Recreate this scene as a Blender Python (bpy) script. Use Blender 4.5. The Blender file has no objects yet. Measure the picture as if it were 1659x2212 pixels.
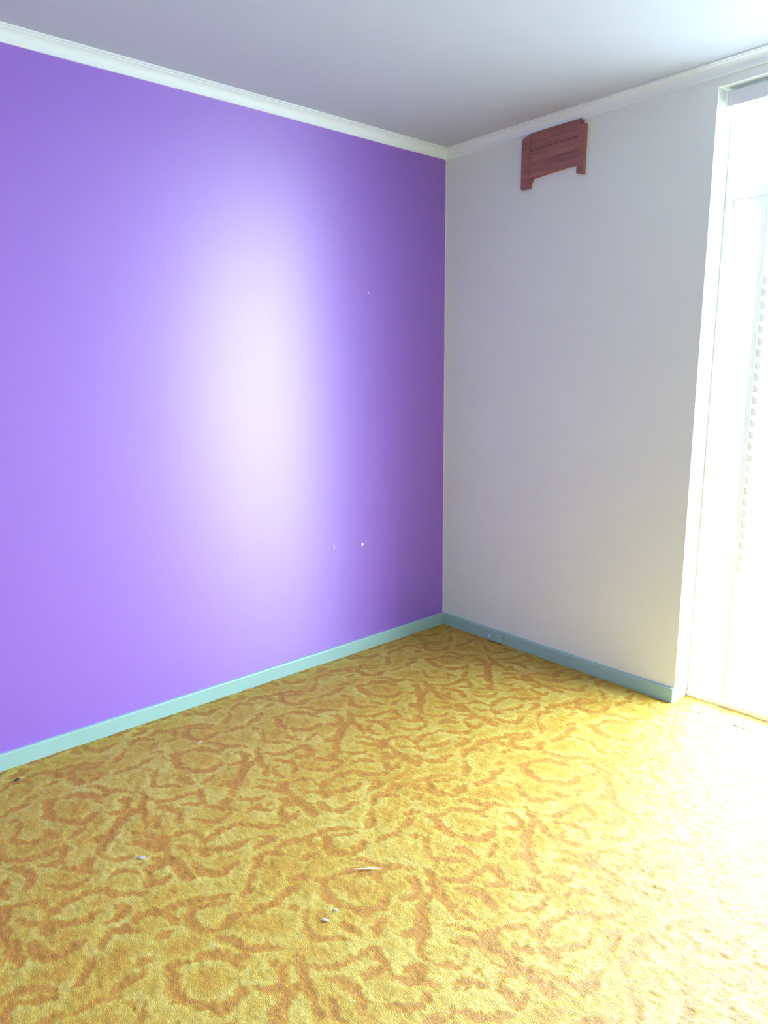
import bpy, bmesh, math
import numpy as np
from mathutils import Vector, Matrix

scene = bpy.context.scene

# ------------------------------------------------------------------ camera
F_PX, IMG_W = 1555.5, 1659.0
YAW, PITCH, ROLL = math.radians(48.652), math.radians(11.028), math.radians(-0.4774)
CAM = Vector((2.8323, -2.9522, 1.4649))
cam_data = bpy.data.cameras.new('camera')
cam_data.sensor_fit = 'HORIZONTAL'
cam_data.sensor_width = 36.0
cam_data.lens = F_PX * 36.0 / IMG_W
cam_data.clip_start = 0.02
cam = bpy.data.objects.new('camera', cam_data)
scene.collection.objects.link(cam)
fwd = Vector((-math.sin(YAW) * math.cos(PITCH), math.cos(YAW) * math.cos(PITCH), -math.sin(PITCH)))
right = Vector((math.cos(YAW), math.sin(YAW), 0))
up = right.cross(fwd)
r2 = right * math.cos(ROLL) + up * math.sin(ROLL)
u2 = up * math.cos(ROLL) - right * math.sin(ROLL)
m = Matrix((r2, u2, -fwd)).transposed().to_4x4()
m.translation = CAM
cam.matrix_world = m
scene.camera = cam

# ------------------------------------------------------------------ sky and exposure
SKY = 34.0
world = bpy.data.worlds.new('sky')
scene.world = world
world.use_nodes = True
bg = world.node_tree.nodes['Background']
bg.inputs['Color'].default_value = (0.77, 0.91, 1.0, 1)
bg.inputs['Strength'].default_value = SKY

WX0, WX1, WZ1 = 1.430, 2.75, 2.52          # the tall window opening in the front wall
portal = bpy.data.lights.new('window_daylight', 'AREA')
portal.shape = 'RECTANGLE'
portal.size, portal.size_y = WX1 - WX0, WZ1
portal.cycles.is_portal = True
po = bpy.data.objects.new('window_daylight', portal)
po.location = ((WX0 + WX1) / 2, 0.26, WZ1 / 2)
po.rotation_euler = (math.radians(-90), 0, 0)
scene.collection.objects.link(po)

vs = scene.view_settings
vs.view_transform = 'Standard'
vs.look = 'None'
vs.exposure = 0.0
vs.gamma = 1.0
vs.use_curve_mapping = False
scene.cycles.max_bounces = 10
scene.cycles.diffuse_bounces = 6
scene.cycles.use_adaptive_sampling = True
scene.cycles.adaptive_threshold = 0.02
scene.cycles.sample_clamp_indirect = 12.0

# ------------------------------------------------------------------ helpers
C = scene.collection


class MB:
    """collects vertices and faces; build() links them as one mesh object"""

    def __init__(self):
        self.v, self.f = [], []

    def box(self, x0, x1, y0, y1, z0, z1):
        n = len(self.v)
        self.v += [(x, y, z) for z in (z0, z1) for y in (y0, y1) for x in (x0, x1)]
        for q in ((0, 2, 3, 1), (4, 5, 7, 6), (0, 1, 5, 4), (2, 6, 7, 3), (0, 4, 6, 2), (1, 3, 7, 5)):
            self.f.append(tuple(n + i for i in q))
        return self

    def prism(self, poly, axis, a, b):
        """extrude a 2D polygon from a to b; a, b may be functions of the polygon point (mitres)"""
        n, k = len(self.v), len(poly)
        for e in (a, b):
            for q in poly:
                t = e(q) if callable(e) else e
                if axis == 'y':
                    self.v.append((q[0], t, q[1]))
                elif axis == 'x':
                    self.v.append((t, q[0], q[1]))
                else:
                    self.v.append((q[0], q[1], t))
        self.f.append(tuple(n + i for i in range(k)))
        self.f.append(tuple(n + k + i for i in reversed(range(k))))
        for i in range(k):
            j = (i + 1) % k
            self.f.append((n + i, n + k + i, n + k + j, n + j))
        return self

    def build(self, name, material, parent=None, bevel=0.0, seg=2, smooth=False):
        me = bpy.data.meshes.new(name)
        me.from_pydata(self.v, [], self.f)
        bm = bmesh.new()
        bm.from_mesh(me)
        bmesh.ops.recalc_face_normals(bm, faces=bm.faces)
        if bevel:
            bmesh.ops.bevel(bm, geom=list(bm.edges), offset=bevel, segments=seg, affect='EDGES', profile=0.6)
        bm.to_mesh(me)
        bm.free()
        if smooth:
            me.shade_smooth()
        me.materials.append(material)
        o = bpy.data.objects.new(name, me)
        C.objects.link(o)
        if parent:
            o.parent = parent
            o.matrix_parent_inverse = Matrix.Translation(-parent.location)
        return o


def struct(o):
    o['kind'] = 'structure'
    return o


def tag(o, label, cat, group=None):
    o['label'] = label
    o['category'] = cat
    if group:
        o['group'] = group
    return o


def empty(name, loc):
    o = bpy.data.objects.new(name, None)
    o.location = loc
    o.empty_display_size = 0.1
    C.objects.link(o)
    return o


def mat(name, color, rough=0.6, spec=0.5, noise=0.0, scale=3.0, bump=0.0, bscale=200.0, sheen=0.0):
    """painted or plain surface: base colour with a faint large-scale unevenness and fine relief"""
    M = bpy.data.materials.new(name)
    M.use_nodes = True
    nt = M.node_tree
    b = nt.nodes['Principled BSDF']
    b.inputs['Roughness'].default_value = rough
    b.inputs['Specular IOR Level'].default_value = spec
    b.inputs['Sheen Weight'].default_value = sheen
    tc = nt.nodes.new('ShaderNodeTexCoord')
    n = nt.nodes.new('ShaderNodeTexNoise')
    n.inputs['Scale'].default_value = scale
    n.inputs['Detail'].default_value = 4
    nt.links.new(tc.outputs['Object'], n.inputs['Vector'])
    mx = nt.nodes.new('ShaderNodeMix')
    mx.data_type = 'RGBA'
    c = Vector(color)
    mx.inputs['A'].default_value = (*(c * (1 - noise)), 1)
    mx.inputs['B'].default_value = (*[min(1, q * (1 + noise)) for q in c], 1)
    nt.links.new(n.outputs['Fac'], mx.inputs['Factor'])
    nt.links.new(mx.outputs['Result'], b.inputs['Base Color'])
    if bump:
        n2 = nt.nodes.new('ShaderNodeTexNoise')
        n2.inputs['Scale'].default_value = bscale
        n2.inputs['Detail'].default_value = 3
        nt.links.new(tc.outputs['Object'], n2.inputs['Vector'])
        bp = nt.nodes.new('ShaderNodeBump')
        bp.inputs['Strength'].default_value = bump
        bp.inputs['Distance'].default_value = 0.002
        nt.links.new(n2.outputs['Fac'], bp.inputs['Height'])
        nt.links.new(bp.outputs['Normal'], b.inputs['Normal'])
    M['mix'] = mx.name
    return M


# ------------------------------------------------------------------ materials
M_GREY = mat('grey_wall_paint', (0.765, 0.815, 0.80), 0.55, 0.4, 0.03, 2.0, 0.10, 120)
M_CEIL = mat('ceiling_paint', (0.52, 0.565, 0.645), 0.8, 0.2, 0.02, 1.5, 0.05, 150)
M_CORN = mat('cornice_paint', (0.77, 0.86, 0.90), 0.5, 0.4, 0.02, 3.0)
M_MINT = mat('mint_skirting_paint', (0.31, 0.51, 0.51), 0.4, 0.5, 0.05, 6.0, 0.05, 60)
M_WHITE = mat('white_gloss_paint', (0.88, 0.90, 0.90), 0.35, 0.5, 0.02, 5.0)
M_CREAM = mat('cream_wall_paint', (0.55, 0.55, 0.54), 0.6, 0.4, 0.03, 2.0)
M_CONC = mat('pale_concrete', (0.28, 0.28, 0.275), 0.8, 0.3, 0.08, 2.0, 0.2, 60)
M_SLAB = mat('floor_boards', (0.35, 0.25, 0.15), 0.7, 0.3, 0.1, 4.0)
M_CHIP = mat('bare_plaster', (0.86, 0.86, 0.90), 0.8, 0.2, 0.04, 90.0)
M_LINT = mat('pale_lint', (0.52, 0.45, 0.50), 0.9, 0.1, 0.1, 200.0)
M_CRUMB = mat('dark_crumb', (0.05, 0.045, 0.06), 0.8, 0.3, 0.2, 200.0)
M_PLUG = mat('white_plastic', (0.85, 0.86, 0.84), 0.3, 0.5, 0.02, 40.0)
M_BOX = mat('grey_plastic', (0.70, 0.72, 0.78), 0.4, 0.5, 0.02, 10.0)

# purple paint: slightly glossy, cut in a few millimetres short of the corner over the grey
M_PURP = mat('purple_wall_paint', (0.27, 0.105, 0.65), 0.45, 1.0, 0.03, 1.5, 0.06, 90)
nt = M_PURP.node_tree
# brushed on in level strokes, so the sheen of the paint runs up and down
pb = nt.nodes['Principled BSDF']
pb.inputs['IOR'].default_value = 1.6
pb.inputs['Anisotropic'].default_value = 0.6
pb.inputs['Coat Weight'].default_value = 0.6
pb.inputs['Coat Roughness'].default_value = 0.62
tg = nt.nodes.new('ShaderNodeCombineXYZ')
tg.inputs[2].default_value = 1.0
nt.links.new(tg.outputs[0], pb.inputs['Tangent'])
pm = nt.nodes[M_PURP['mix']]
tc = nt.nodes.new('ShaderNodeTexCoord')
sx = nt.nodes.new('ShaderNodeSeparateXYZ')
nt.links.new(tc.outputs['Object'], sx.inputs[0])
nz = nt.nodes.new('ShaderNodeTexNoise')
nz.inputs['Scale'].default_value = 9
nt.links.new(tc.outputs['Object'], nz.inputs['Vector'])
ma = nt.nodes.new('ShaderNodeMath')
ma.operation = 'MULTIPLY_ADD'
ma.inputs[1].default_value = 0.008
nt.links.new(nz.outputs['Fac'], ma.inputs[0])
nt.links.new(sx.outputs['Y'], ma.inputs[2])
gt = nt.nodes.new('ShaderNodeMath')
gt.operation = 'GREATER_THAN'
gt.inputs[1].default_value = -0.003
nt.links.new(ma.outputs[0], gt.inputs[0])
m2 = nt.nodes.new('ShaderNodeMix')
m2.data_type = 'RGBA'
nt.links.new(gt.outputs[0], m2.inputs['Factor'])
nt.links.new(pm.outputs['Result'], m2.inputs['A'])
m2.inputs['B'].default_value = (0.66, 0.68, 0.68, 1)
nt.links.new(m2.outputs['Result'], nt.nodes['Principled BSDF'].inputs['Base Color'])

# reddish brown wood, grain along x
M_WOOD = bpy.data.materials.new('red_brown_wood')
M_WOOD.use_nodes = True
nt = M_WOOD.node_tree
b = nt.nodes['Principled BSDF']
b.inputs['Roughness'].default_value = 0.5
tc = nt.nodes.new('ShaderNodeTexCoord')
mp = nt.nodes.new('ShaderNodeMapping')
mp.inputs['Scale'].default_value = (3, 10, 45)
nz = nt.nodes.new('ShaderNodeTexNoise')
nz.inputs['Scale'].default_value = 1.5
nz.inputs['Detail'].default_value = 6
cr = nt.nodes.new('ShaderNodeValToRGB')
cr.color_ramp.elements[0].position, cr.color_ramp.elements[0].color = 0.3, (0.22, 0.09, 0.088, 1)
cr.color_ramp.elements[1].position, cr.color_ramp.elements[1].color = 0.7, (0.40, 0.155, 0.135, 1)
nt.links.new(tc.outputs['Object'], mp.inputs['Vector'])
nt.links.new(mp.outputs['Vector'], nz.inputs['Vector'])
nt.links.new(nz.outputs['Fac'], cr.inputs['Fac'])
nt.links.new(cr.outputs['Color'], b.inputs['Base Color'])

# thin window glass
M_GLASS = bpy.data.materials.new('window_glass')
M_GLASS.use_nodes = True
nt = M_GLASS.node_tree
nt.nodes.clear()
out = nt.nodes.new('ShaderNodeOutputMaterial')
tr = nt.nodes.new('ShaderNodeBsdfTransparent')
tr.inputs['Color'].default_value = (0.96, 0.98, 0.97, 1)
gl = nt.nodes.new('ShaderNodeBsdfGlossy')
gl.inputs['Roughness'].default_value = 0.02
fr = nt.nodes.new('ShaderNodeFresnel')
fr.inputs['IOR'].default_value = 1.45
ms = nt.nodes.new('ShaderNodeMixShader')
ge = nt.nodes.new('ShaderNodeNewGeometry')
sf = nt.nodes.new('ShaderNodeMath')          # reflect at the outward faces only: no inner reflection in a thin pane
sf.operation = 'SUBTRACT'
sf.inputs[0].default_value = 1.0
nt.links.new(ge.outputs['Backfacing'], sf.inputs[1])
mf = nt.nodes.new('ShaderNodeMath')
mf.operation = 'MULTIPLY'
nt.links.new(fr.outputs[0], mf.inputs[0])
nt.links.new(sf.outputs[0], mf.inputs[1])
nt.links.new(mf.outputs[0], ms.inputs[0])
nt.links.new(tr.outputs[0], ms.inputs[1])
nt.links.new(gl.outputs[0], ms.inputs[2])
nt.links.new(ms.outputs[0], out.inputs['Surface'])

# carpet: the tone of the woven pattern is stored per vertex, fibre speckle and relief come from nodes
M_CARPET = bpy.data.materials.new('patterned_carpet')
M_CARPET.use_nodes = True
nt = M_CARPET.node_tree
b = nt.nodes['Principled BSDF']
b.inputs['Roughness'].default_value = 0.47
b.inputs['Specular IOR Level'].default_value = 1.0
b.inputs['Specular Tint'].default_value = (1.0, 0.97, 0.95, 1)
b.inputs['Sheen Weight'].default_value = 0.0
b.inputs['Sheen Roughness'].default_value = 0.4
b.inputs['Sheen Tint'].default_value = (1, 0.95, 0.85, 1)
at = nt.nodes.new('ShaderNodeAttribute')
at.attribute_name = 'tone'
tc = nt.nodes.new('ShaderNodeTexCoord')
mp = nt.nodes.new('ShaderNodeMapping')
mp.inputs['Scale'].default_value = (0.8, 2.4, 1)
mp.inputs['Rotation'].default_value = (0, 0, math.radians(-20))
nt.links.new(tc.outputs['Object'], mp.inputs['Vector'])
nf = nt.nodes.new('ShaderNodeTexNoise')
nf.inputs['Scale'].default_value = 150
nf.inputs['Detail'].default_value = 3
nt.links.new(mp.outputs['Vector'], nf.inputs['Vector'])
ma = nt.nodes.new('ShaderNodeMath')
ma.operation = 'MULTIPLY_ADD'
ma.inputs[1].default_value = 0.75
nt.links.new(nf.outputs['Fac'], ma.inputs[0])
nt.links.new(at.outputs['Fac'], ma.inputs[2])
sb = nt.nodes.new('ShaderNodeMath')
sb.operation = 'SUBTRACT'
sb.inputs[1].default_value = 0.375
nt.links.new(ma.outputs[0], sb.inputs[0])
cr = nt.nodes.new('ShaderNodeValToRGB')
els = cr.color_ramp.elements
els[0].position, els[0].color = 0.05, (0.52, 0.205, 0.001, 1)
els[1].position, els[1].color = 0.95, (0.74, 0.60, 0.13, 1)
e = els.new(0.35)
e.color = (0.60, 0.28, 0.001, 1)
e = els.new(0.55)
e.color = (0.63, 0.395, 0.010, 1)
nt.links.new(sb.outputs[0], cr.inputs['Fac'])
nt.links.new(cr.outputs['Color'], b.inputs['Base Color'])
bp = nt.nodes.new('ShaderNodeBump')
bp.inputs['Strength'].default_value = 0.85
bp.inputs['Distance'].default_value = 0.0065
nf2 = nt.nodes.new('ShaderNodeTexNoise')
nf2.inputs['Scale'].default_value = 330
nf2.inputs['Detail'].default_value = 2
nt.links.new(mp.outputs['Vector'], nf2.inputs['Vector'])
mh = nt.nodes.new('ShaderNodeMath')
mh.operation = 'ADD'
nt.links.new(nf.outputs['Fac'], mh.inputs[0])
nt.links.new(nf2.outputs['Fac'], mh.inputs[1])
nt.links.new(mh.outputs[0], bp.inputs['Height'])
nt.links.new(bp.outputs['Normal'], b.inputs['Normal'])

# ------------------------------------------------------------------ room shell
H, XR, YB = 2.6, 3.75, -3.75
TW = 0.25                                   # outer wall thickness
struct(MB().box(-0.2, XR + 0.2, YB - 0.2, TW, -0.2, -0.014).build('floor', M_SLAB))
struct(MB().box(-0.2, XR + 0.2, YB - 0.2, TW, H, H + 0.2).build('ceiling', M_CEIL))
wall_left = struct(MB().box(-0.2, 0, YB, 0, -0.014, H).build('wall_left', M_PURP))
struct(MB().box(-0.2, WX0, 0, TW, -0.014, H).box(WX1, XR + 0.2, 0, TW, -0.014, H)
       .box(WX0, WX1, 0, TW, WZ1, H).build('wall_front', M_GREY))
struct(MB().box(XR, XR + 0.2, YB, 0, -0.014, H).build('wall_right', M_CREAM))
struct(MB().box(-0.2, XR + 0.2, YB - 0.2, YB, -0.014, H).build('wall_back', M_CREAM))
struct(MB().box(-8, 14, TW, 16, -0.32, -0.12).build('ground', M_CONC))

# cornices: a cove with a small step at the ceiling, mitred in the corners
D = 0.0465
prof = [(0, -D), (0.007, -D), (0.010, -0.0425)]
for k in range(8):
    a = math.radians(90 * k / 7)
    prof.append((0.036 - 0.026 * math.cos(a), -0.0095 - 0.031 * (1 - math.sin(a))))
prof += [(0.0375, -0.0065), (D, -0.0065), (D, 0), (0, 0)]
left_p = [(a, H + q) for a, q in prof]
struct(MB().prism(left_p, 'y', lambda q: YB + q[0], lambda q: -q[0]).build('trim_1', M_CORN))
struct(MB().prism([(-a, z) for a, z in left_p], 'x', lambda q: -q[0], lambda q: XR + q[0]).build('trim_2', M_CORN))
struct(MB().prism([(XR - a, z) for a, z in left_p], 'y', lambda q: YB + XR - q[0], lambda q: q[0] - XR).build('trim_3', M_CORN))
struct(MB().prism([(YB + a, z) for a, z in left_p], 'x', lambda q: q[0] - YB, lambda q: XR - q[0] + YB).build('trim_4', M_CORN))

# skirting boards with an eased top edge
HB, TB = 0.065, 0.015
bprof = [(0, -0.014), (TB, -0.014), (TB, HB - 0.007), (TB - 0.002, HB - 0.002), (TB - 0.006, HB), (0, HB)]
struct(MB().prism(bprof, 'y', lambda q: YB + q[0], lambda q: -q[0]).build('baseboard_left', M_MINT))
struct(MB().prism([(-a, z) for a, z in bprof], 'x', lambda q: -q[0], WX0 - 0.001)
       .prism([(-a, z) for a, z in bprof], 'x', WX1 + 0.001, lambda q: XR + q[0]).build('baseboard_front', M_MINT))
struct(MB().prism([(XR - a, z) for a, z in bprof], 'y', lambda q: YB + XR - q[0], lambda q: q[0] - XR).build('baseboard_right', M_MINT))
struct(MB().prism([(YB + a, z) for a, z in bprof], 'x', lambda q: q[0] - YB, lambda q: XR - q[0] + YB).build('baseboard_back', M_MINT))

# ------------------------------------------------------------------ carpet
# woven scroll pattern: strokes (half width mm, points mm) of one repeat, on a 960 x 467 mm repeat
STROKES = [
    (11, [(352, -1868), (406, -1887), (455, -1889)]),
    (9, [(469, -1874), (520, -1845), (535, -1801), (519, -1762)]),
    (7, [(354, -1805), (358, -1781), (387, -1749), (436, -1736), (460, -1730)]),
    (8, [(495, -1671), (524, -1659), (564, -1684), (566, -1720), (542, -1737)]),
    (7, [(337, -1731), (359, -1706), (414, -1688), (440, -1655), (478, -1628)]),
    (5, [(433, -1699), (424, -1729)]),
    (5, [(336, -1402), (352, -1372)]),
    (6, [(409, -1498), (443, -1528), (486, -1546), (520, -1530), (543, -1494), (564, -1482)]),
    (6, [(518, -1468), (537, -1446), (573, -1440)]),
    (8, [(515, -1598), (547, -1613), (598, -1637), (646, -1651), (710, -1672)]),
    (11, [(592, -1633), (596, -1667), (606, -1704), (638, -1742), (674, -1782), (706, -1815), (745, -1838)]),
    (10, [(656, -1820), (684, -1788)]),
    (6, [(557, -1603), (597, -1579), (619, -1544), (626, -1507), (627, -1465), (640, -1439), (667, -1441)]),
    (5, [(677, -1521), (703, -1492)]),
    (8, [(630, -1592), (666, -1571), (703, -1559), (742, -1573), (755, -1586)]),
    (6, [(685, -1608), (684, -1627), (720, -1643), (758, -1637)]),
    (4, [(709, -1717), (736, -1692), (766, -1681), (789, -1672)]),
    (7, [(752, -1747), (778, -1719), (814, -1704), (836, -1688)]),
    (14, [(805, -1664), (841, -1684)]),
    (6, [(764, -1834), (798, -1812), (819, -1788), (818, -1758)]),
    (5, [(805, -1656), (812, -1622), (824, -1591), (844, -1569), (883, -1569)]),
    (6, [(870, -1634), (901, -1625), (914, -1611)]),
    (8, [(865, -1673), (929, -1683), (963, -1662)]),
    (8, [(914, -1754), (950, -1767), (979, -1772), (989, -1747), (982, -1724)]),
    (6, [(909, -1737), (925, -1711)]),
    (5, [(866, -1768), (869, -1767)]),
    (7, [(906, -1786), (877, -1803), (857, -1825), (862, -1850)]),
    (6, [(508, -1922), (545, -1915), (572, -1904)]),
    (6, [(599, -1882), (595, -1869), (581, -1841), (579, -1825)]),
    (6, [(609, -2021), (620, -1993), (626, -1962), (623, -1940)]),
    (8, [(627, -1911), (664, -1920), (698, -1930)]),
    (6, [(712, -1931), (692, -1961), (681, -1989)]),
    (6, [(733, -1939), (765, -1918), (788, -1893), (824, -1876)]),
    (12, [(757, -1873), (772, -1888)]),
    (6, [(776, -2004), (805, -1986), (837, -1951), (833, -1919), (830, -1900)]),
    (8, [(899, -1896), (942, -1870), (975, -1840), (997, -1802)]),
    (7, [(895, -1554), (889, -1517), (888, -1483), (907, -1426)]),
    (10, [(904, -1562), (900, -1549)]),
    (11, [(939, -1590), (963, -1589)]),
    (8, [(954, -1566), (975, -1534), (994, -1496), (985, -1456)]),
    (9, [(981, -1641), (1039, -1631), (1073, -1600), (1066, -1570), (1068, -1536)]),
    (10, [(969, -1685), (1024, -1677)]),
    (5, [(871, -1722), (909, -1704), (941, -1692)]),
    (7, [(1100, -1785), (1114, -1742), (1125, -1703), (1141, -1671), (1176, -1632)]),
    (6, [(1151, -1716), (1176, -1681), (1194, -1647)]),
    (10, [(1143, -1724), (1164, -1747), (1200, -1760), (1232, -1750), (1259, -1732)]),
    (8, [(1117, -1787), (1145, -1789), (1165, -1786)]),
    (9, [(1255, -1653), (1257, -1684), (1268, -1711)]),
    (6, [(1186, -1845), (1188, -1824), (1187, -1806)]),
    (9, [(1087, -1872), (1082, -1845), (1092, -1814), (1107, -1811)]),
    (8, [(1042, -1928), (1040, -1904), (1033, -1866), (1002, -1880)]),
    (8, [(1127, -1878), (1102, -1894), (1087, -1917), (1090, -1945), (1114, -1973)]),
    (7, [(1134, -1994), (1167, -2020), (1191, -2049), (1198, -2068)]),
    (6, [(1233, -1924), (1238, -1902), (1249, -1890)]),
    (8, [(1276, -1992), (1267, -1965), (1266, -1927)]),
    (5, [(1291, -1872), (1302, -1847), (1315, -1827)]),
    (6, [(1317, -1809), (1325, -1782), (1363, -1757)]),
    (7, [(1272, -2089), (1276, -2060), (1278, -2032), (1292, -2006)]),
    (5, [(1332, -1988), (1343, -1980)]),
]
TX, TY = 0.960, 0.467


def vnoise(x, y, sx, sy, seed):
    """smooth value noise with cells sx by sy metres"""
    rs = np.random.RandomState(seed)
    n = 512
    t = rs.rand(n, n)
    gx, gy = x / sx, y / sy
    ix, iy = np.floor(gx).astype(int), np.floor(gy).astype(int)
    fx, fy = gx - ix, gy - iy
    fx, fy = fx * fx * (3 - 2 * fx), fy * fy * (3 - 2 * fy)
    a, b_ = t[ix % n, iy % n], t[(ix + 1) % n, iy % n]
    c, d = t[ix % n, (iy + 1) % n], t[(ix + 1) % n, (iy + 1) % n]
    return (a * (1 - fx) + b_ * fx) * (1 - fy) + (c * (1 - fx) + d * fx) * fy


def smooth_line(pts):
    """Catmull-Rom resampling so that the strokes curve"""
    P = np.array(pts, float) / 1000
    if len(P) < 3:
        return P
    Q = np.vstack([2 * P[0] - P[1], P, 2 * P[-1] - P[-2]])
    o = []
    for i in range(1, len(Q) - 2):
        for t in (0, 0.25, 0.5, 0.75):
            p0, p1, p2, p3 = Q[i - 1], Q[i], Q[i + 1], Q[i + 2]
            o.append(0.5 * (2 * p1 + (p2 - p0) * t + (2 * p0 - 5 * p1 + 4 * p2 - p3) * t * t + (3 * p1 - p0 - 3 * p2 + p3) * t ** 3))
    o.append(P[-1])
    return np.array(o)


NX, NY = 480, 234
tx, ty = np.meshgrid((np.arange(NX) + .5) / NX * TX, (np.arange(NY) + .5) / NY * TY, indexing='ij')
sdf = np.full((NX, NY), 9.0)
for hw, pts in STROKES:
    L = smooth_line(pts)
    n = len(L)
    cum = np.linspace(0, 1, n)
    for i in range(n - 1):
        a, b_ = L[i], L[i + 1]
        mid = (a + b_) / 2
        dx = (tx - mid[0] + TX / 2) % TX - TX / 2
        dy = (ty - mid[1] + TY / 2) % TY - TY / 2
        h = (b_ - a) / 2
        l2 = max(h @ h, 1e-12)
        t = np.clip((dx * h[0] + dy * h[1]) / l2, -1, 1)
        d = np.hypot(dx - t * h[0], dy - t * h[1])
        s = cum[i] + (cum[i + 1] - cum[i]) * 0.5
        taper = 0.45 + 0.55 * math.sin(math.pi * s)
        sdf = np.minimum(sdf, d - hw / 1000 * 1.7 * taper)


def tile(x, y):
    gx, gy = (x % TX) / TX * NX - .5, (y % TY) / TY * NY - .5
    ix, iy = np.floor(gx).astype(int), np.floor(gy).astype(int)
    fx, fy = gx - ix, gy - iy
    g = lambda i, j: sdf[i % NX, j % NY]
    return (g(ix, iy) * (1 - fx) + g(ix + 1, iy) * fx) * (1 - fy) + (g(ix, iy + 1) * (1 - fx) + g(ix + 1, iy + 1) * fx) * fy


xs = np.concatenate([np.arange(0.012, 2.6, 0.0046), np.arange(2.6, XR - 0.008, 0.012), [XR - 0.012]])
ys = np.concatenate([np.arange(YB + 0.012, -2.75, 0.012), np.arange(-2.75, -0.012, 0.0046), [-0.012]])
gx, gy = np.meshgrid(xs, ys, indexing='ij')
wx = gx + 0.016 * (vnoise(gx, gy, .02, .02, 1) - .5) + 0.012 * (vnoise(gx, gy, .008, .008, 2) - .5)
wy = gy + 0.016 * (vnoise(gx, gy, .02, .02, 3) - .5) + 0.012 * (vnoise(gx, gy, .008, .008, 4) - .5)
dist = tile(wx, wy)
orange = np.clip(0.5 - dist / 0.020, 0, 1)
rim = np.clip(dist / 0.006, 0, 1) * np.exp(-np.clip(dist, 0, 1) / 0.022)
patch = vnoise(gx, gy, .07, .07, 5)
tone = np.where(orange > 0.5, 0.18, 0.0)
tone = 0.20 * orange + (1 - orange) * (0.44 + 0.50 * rim + 0.34 * (patch - .5) + 0.22 * (vnoise(gx, gy, .03, .022, 11) - .5))
tone = tone + 0.10 * (vnoise(gx, gy, .012, .006, 6) - .5)
ca, sa = math.cos(math.radians(-20)), math.sin(math.radians(-20))
ax, ay = gx * ca - gy * sa, gx * sa + gy * ca
pile = (vnoise(ax, ay, .016, .007, 7) - .5) * 0.0026 + (vnoise(ax, ay, .0095, .0048, 8) - .5) * 0.0026 + (vnoise(gx, gy, .05, .05, 9) - .5) * 0.002
gz = -0.001 + pile - 0.0015 * orange
nx_, ny_ = gx.shape
verts = np.stack([gx, gy, gz], -1).reshape(-1, 3)
idx = np.arange(nx_ * ny_).reshape(nx_, ny_)
quads = np.stack([idx[:-1, :-1], idx[1:, :-1], idx[1:, 1:], idx[:-1, 1:]], -1).reshape(-1, 4)
# the strip of carpet running into the window recess
sxs = np.arange(WX0 + 0.002, WX1 - 0.001, 0.0046)
sys_ = np.arange(-0.012, 0.125, 0.0046)
hx, hy = np.meshgrid(sxs, sys_, indexing='ij')
hd = tile(hx, hy)
ho = np.clip(0.5 - hd / 0.010, 0, 1)
htone = 0.20 * ho + (1 - ho) * (0.55 + 0.3 * (vnoise(hx, hy, .05, .05, 5) - .5))
hz = -0.001 + (vnoise(hx, hy, .014, .007, 7) - .5) * 0.0045
hi = np.arange(hx.size).reshape(hx.shape) + len(verts)
verts = np.vstack([verts, np.stack([hx, hy, hz], -1).reshape(-1, 3)])
quads = np.vstack([quads, np.stack([hi[:-1, :-1], hi[1:, :-1], hi[1:, 1:], hi[:-1, 1:]], -1).reshape(-1, 4)])
tones = np.concatenate([tone.ravel(), htone.ravel()]).astype(np.float32)
me = bpy.data.meshes.new('carpet')
me.vertices.add(len(verts))
me.vertices.foreach_set('co', verts.astype(np.float32).ravel())
me.loops.add(quads.size)
me.loops.foreach_set('vertex_index', quads.astype(np.int32).ravel())
me.polygons.add(len(quads))
me.polygons.foreach_set('loop_start', np.arange(0, quads.size, 4, dtype=np.int32))
me.update(calc_edges=True)
me.validate()
me.shade_smooth()
me.attributes.new('tone', 'FLOAT', 'POINT').data.foreach_set('value', tones)
me.materials.append(M_CARPET)
carpet = bpy.data.objects.new('carpet', me)
C.objects.link(carpet)
carpet['kind'] = 'stuff'
tag(carpet, 'orange and yellow floral scroll carpet laid wall to wall', 'carpet')

# ------------------------------------------------------------------ window
win = struct(empty('window_1', ((WX0 + WX1) / 2, 0.14, 0)))
Y0, Y1 = 0.125, 0.175
ZT0, ZT1 = 2.125, 2.165                      # transom
XM0, XM1 = 1.577, 1.602                      # mullion
MB().box(WX0, WX0 + 0.034, Y0, Y1, 0.022, WZ1).build('jamb', M_WHITE, win, 0.003)
MB().box(WX1 - 0.034, WX1, Y0, Y1, 0.022, WZ1).build('jamb', M_WHITE, win, 0.003)
MB().box(WX0 + 0.034, WX1 - 0.034, Y0, Y1, WZ1 - 0.035, WZ1).build('head', M_WHITE, win, 0.003)
MB().box(WX0 + 0.034, WX1 - 0.034, Y0, Y1, ZT0, ZT1).build('transom', M_WHITE, win, 0.003)
MB().box(XM0, XM1, Y0, Y1, 0.022, ZT0).build('mullion', M_WHITE, win, 0.003)
MB().box(WX0, WX1, Y0 - 0.008, TW - 0.01, -0.014, 0.022).build('sill', M_WHITE, win, 0.004)
MB().box(WX0 + 0.034, XM0, Y0 + 0.008, Y1 - 0.008, 0.905, 0.925).build('rail', M_WHITE, win, 0.003)
MB().box(WX0 + 0.034, XM0, Y0 + 0.005, Y1 - 0.005, 2.085, ZT0).build('sash_head', M_WHITE, win, 0.003)
for x0, x1, z0, z1 in ((WX0 + .034, WX1 - .034, ZT1, WZ1 - .035), (WX0 + .034, XM0, .925, 2.085),
                       (WX0 + .034, XM0, .022, .905), (XM1, WX1 - .034, .022, ZT0)):
    MB().box(x0, x1, 0.158, 0.162, z0, z1).build('pane', M_GLASS, win)
# notched upright strips beside the mullion and in the narrow bay, tooth by tooth
tooth = None


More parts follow.
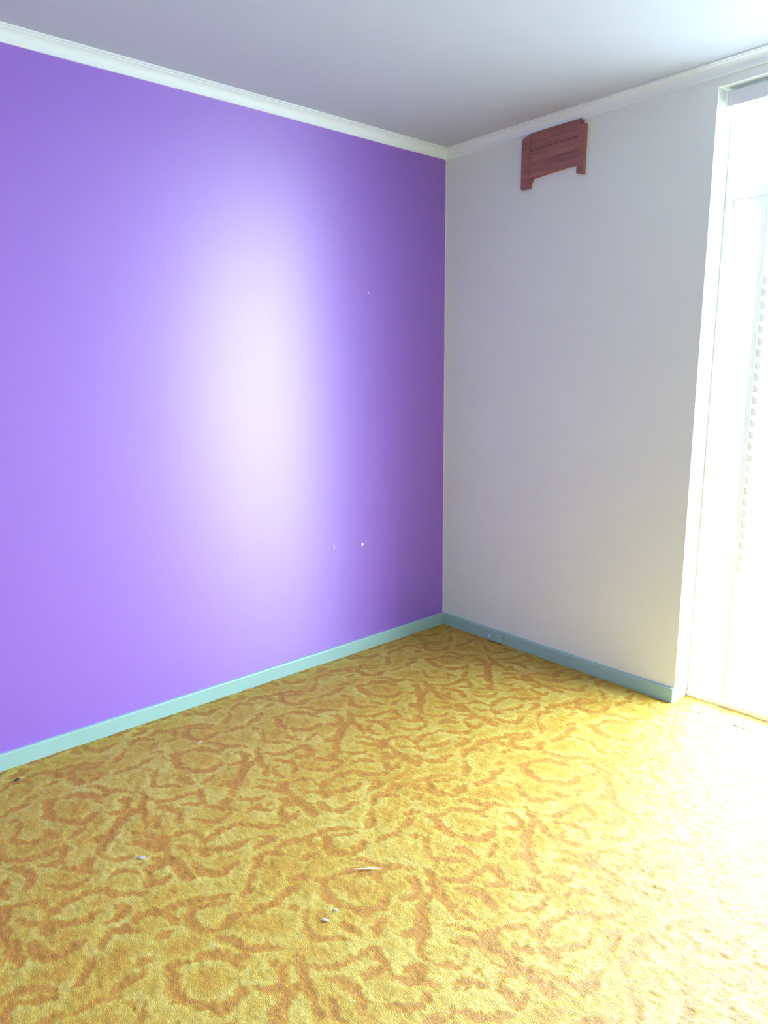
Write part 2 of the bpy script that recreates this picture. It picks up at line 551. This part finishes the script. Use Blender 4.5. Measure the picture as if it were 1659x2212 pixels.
def teeth(x0, x1, z0, n, pitch):
    global tooth
    poly = [(x0, 0), (x1, 0), (x1, 0.022), (x0, 0.036)]
    for k in range(n):
        if k == 0:
            tooth = MB().prism([(a, z + z0) for a, z in poly], 'y', Y0 + 0.004, Y0 + 0.022).build('louvre_clip', M_WHITE, win)
        else:
            c = tooth.copy()
            C.objects.link(c)
            c.location.z += k * pitch


teeth(XM1, XM1 + 0.020, 0.62, 26, 0.0468)
teeth(1.508, 1.516, 0.95, 9, 0.0468)

# ------------------------------------------------------------------ blind box under the window head
box = tag(empty('blind_box', (WX0 + 0.66, 0.06, WZ1 - 0.07)), 'white roller blind box fixed under the window head', 'blind')
bx0, bx1 = WX0 + 0.020, WX1 - 0.02
MB().prism([(0.030, 2.450), (0.030, 2.500), (0.036, 2.506), (0.100, 2.506), (0.100, 2.456), (0.094, 2.450)], 'x', bx0 + 0.005, bx1 - 0.005).build('casing', M_BOX, box)
for a, c in ((bx0, bx0 + 0.005), (bx1 - 0.005, bx1)):
    MB().prism([(0.027, 2.447), (0.027, 2.503), (0.034, 2.509), (0.103, 2.509), (0.103, 2.453), (0.097, 2.447)], 'x', a, c).build('end_cap', M_PLUG, box)
for x in (bx0 + 0.15, (bx0 + bx1) / 2, bx1 - 0.15):
    MB().box(x - 0.012, x + 0.012, 0.05, 0.085, 2.506, WZ1).build('bracket', M_PLUG, box)

# ------------------------------------------------------------------ wooden cover on the grey wall, tight under the cornice
cov = tag(empty('vent_cover', (0.685, 0, 2.32)), 'reddish brown wooden cover with two short legs under the cornice', 'vent cover')
MB().prism([(0.530, 2.352), (0.840, 2.368), (0.840, 2.545), (0.560, 2.545), (0.530, 2.535)], 'y', -0.008, 0).build('backing', M_WOOD, cov)
slope = lambda x, t: 2.354 + (x - 0.54) * 0.045 + t
for k, (t0, t1) in enumerate(((0.0, 0.060), (0.0615, 0.122), (0.1235, 0.19))):
    x0, x1 = 0.556, 0.822
    if k < 2:
        poly = [(x0, slope(x0, t0)), (x1, slope(x1, t0)), (x1, slope(x1, t1) - .006 * k), (x0, slope(x0, t1))]
    else:
        poly = [(x0, slope(x0, t0)), (x1, slope(x1, t0) - .006), (x1, 2.531), (0.831, 2.533), (0.831, 2.553), (0.566, 2.553), (x0, 2.548)]
    MB().prism(poly, 'y', -0.016 + 0.002 * (k == 1), -0.008).build('board', M_WOOD, cov)
MB().prism([(0.511, 2.314), (0.560, 2.312), (0.561, 2.338), (0.572, 2.340), (0.574, 2.350), (0.557, 2.356), (0.556, 2.548), (0.511, 2.535)], 'y', -0.021, -0.0).build('leg', M_WOOD, cov)
MB().prism([(0.820, 2.328), (0.854, 2.319), (0.857, 2.527), (0.823, 2.530), (0.822, 2.366), (0.820, 2.360)], 'y', -0.021, -0.0).build('leg', M_WOOD, cov)

# ------------------------------------------------------------------ little outlet box on the skirting
sk = tag(empty('skirting_outlet', (0.425, -TB, 0.008)), 'small mint painted outlet box on the skirting board', 'outlet')
MB().box(0.388, 0.462, -TB - 0.016, -TB, 0.006, 0.046).build('box', M_MINT, sk, 0.003)
plug = MB().prism([(0.374, 0.018), (0.388, 0.016), (0.388, 0.040), (0.381, 0.040)], 'y', -TB - 0.014, -TB).build('plug', M_PLUG, sk, 0.002)

# ------------------------------------------------------------------ chips in the purple paint
rs = np.random.RandomState(4)


def blob(name, M, c, r, parent=None, ry=0.0, seed=0):
    bm = bmesh.new()
    bmesh.ops.create_icosphere(bm, subdivisions=2, radius=1)
    q = np.random.RandomState(seed)
    rot = Matrix.Rotation(ry, 3, 'X') if parent else Matrix.Rotation(ry, 3, 'Z')
    for v in bm.verts:
        k = 1 + 0.35 * (q.rand() - .5)
        v.co = rot @ Vector((v.co.x * r[0] * k, v.co.y * r[1] * k, v.co.z * r[2] * k))
    me = bpy.data.meshes.new(name)
    bm.to_mesh(me)
    bm.free()
    me.materials.append(M)
    o = bpy.data.objects.new(name, me)
    o.location = c
    C.objects.link(o)
    if parent:
        o.parent = parent
    return o


for i, (y, z, ry, rz, an) in enumerate(((-0.550, 1.850, .004, .004, 0), (-0.612, 0.577, .0075, .009, .3), (-0.479, 0.901, .0025, .003, 0), (-0.798, 0.600, .002, .016, .2))):
    blob('paint_chip', M_CHIP, (0, y, z), (0.0012, ry, rz), wall_left, an, i)

# ------------------------------------------------------------------ bits lying on the carpet
for i, (nm, M, x, y, r, rz, lab, cat) in enumerate((
        ('carpet_crumb', M_CRUMB, 0.121, -2.376, (.006, .010, .004), .6, 'dark crumb on the carpet close to the purple wall skirting', 'crumb'),
        ('lint_tuft', M_LINT, 0.326, -1.751, (.005, .015, .0016), .3, 'pale lint tuft on the carpet near the purple wall skirting', 'lint'),
        ('lint_tuft', M_LINT, 0.852, -2.214, (.011, .007, .0016), .8, 'pale lilac lint tuft on the open carpet, alone', 'lint'),
        ('lint_tuft', M_LINT, 1.436, -1.949, (.011, .005, .0016), .4, 'larger of two lint tufts lying side by side on carpet', 'lint'),
        ('lint_tuft', M_LINT, 1.424, -1.905, (.008, .004, .0014), .1, 'smaller of two lint tufts lying side by side on carpet', 'lint'),
        ('white_straw', M_PLUG, 1.352, -1.735, (.045, .0022, .002), .88, 'thin white straw lying on the yellow carpet', 'straw'))):
    tag(blob(nm, M, (x, y, 0.0022), r, None, rz, 20 + i), lab, cat)
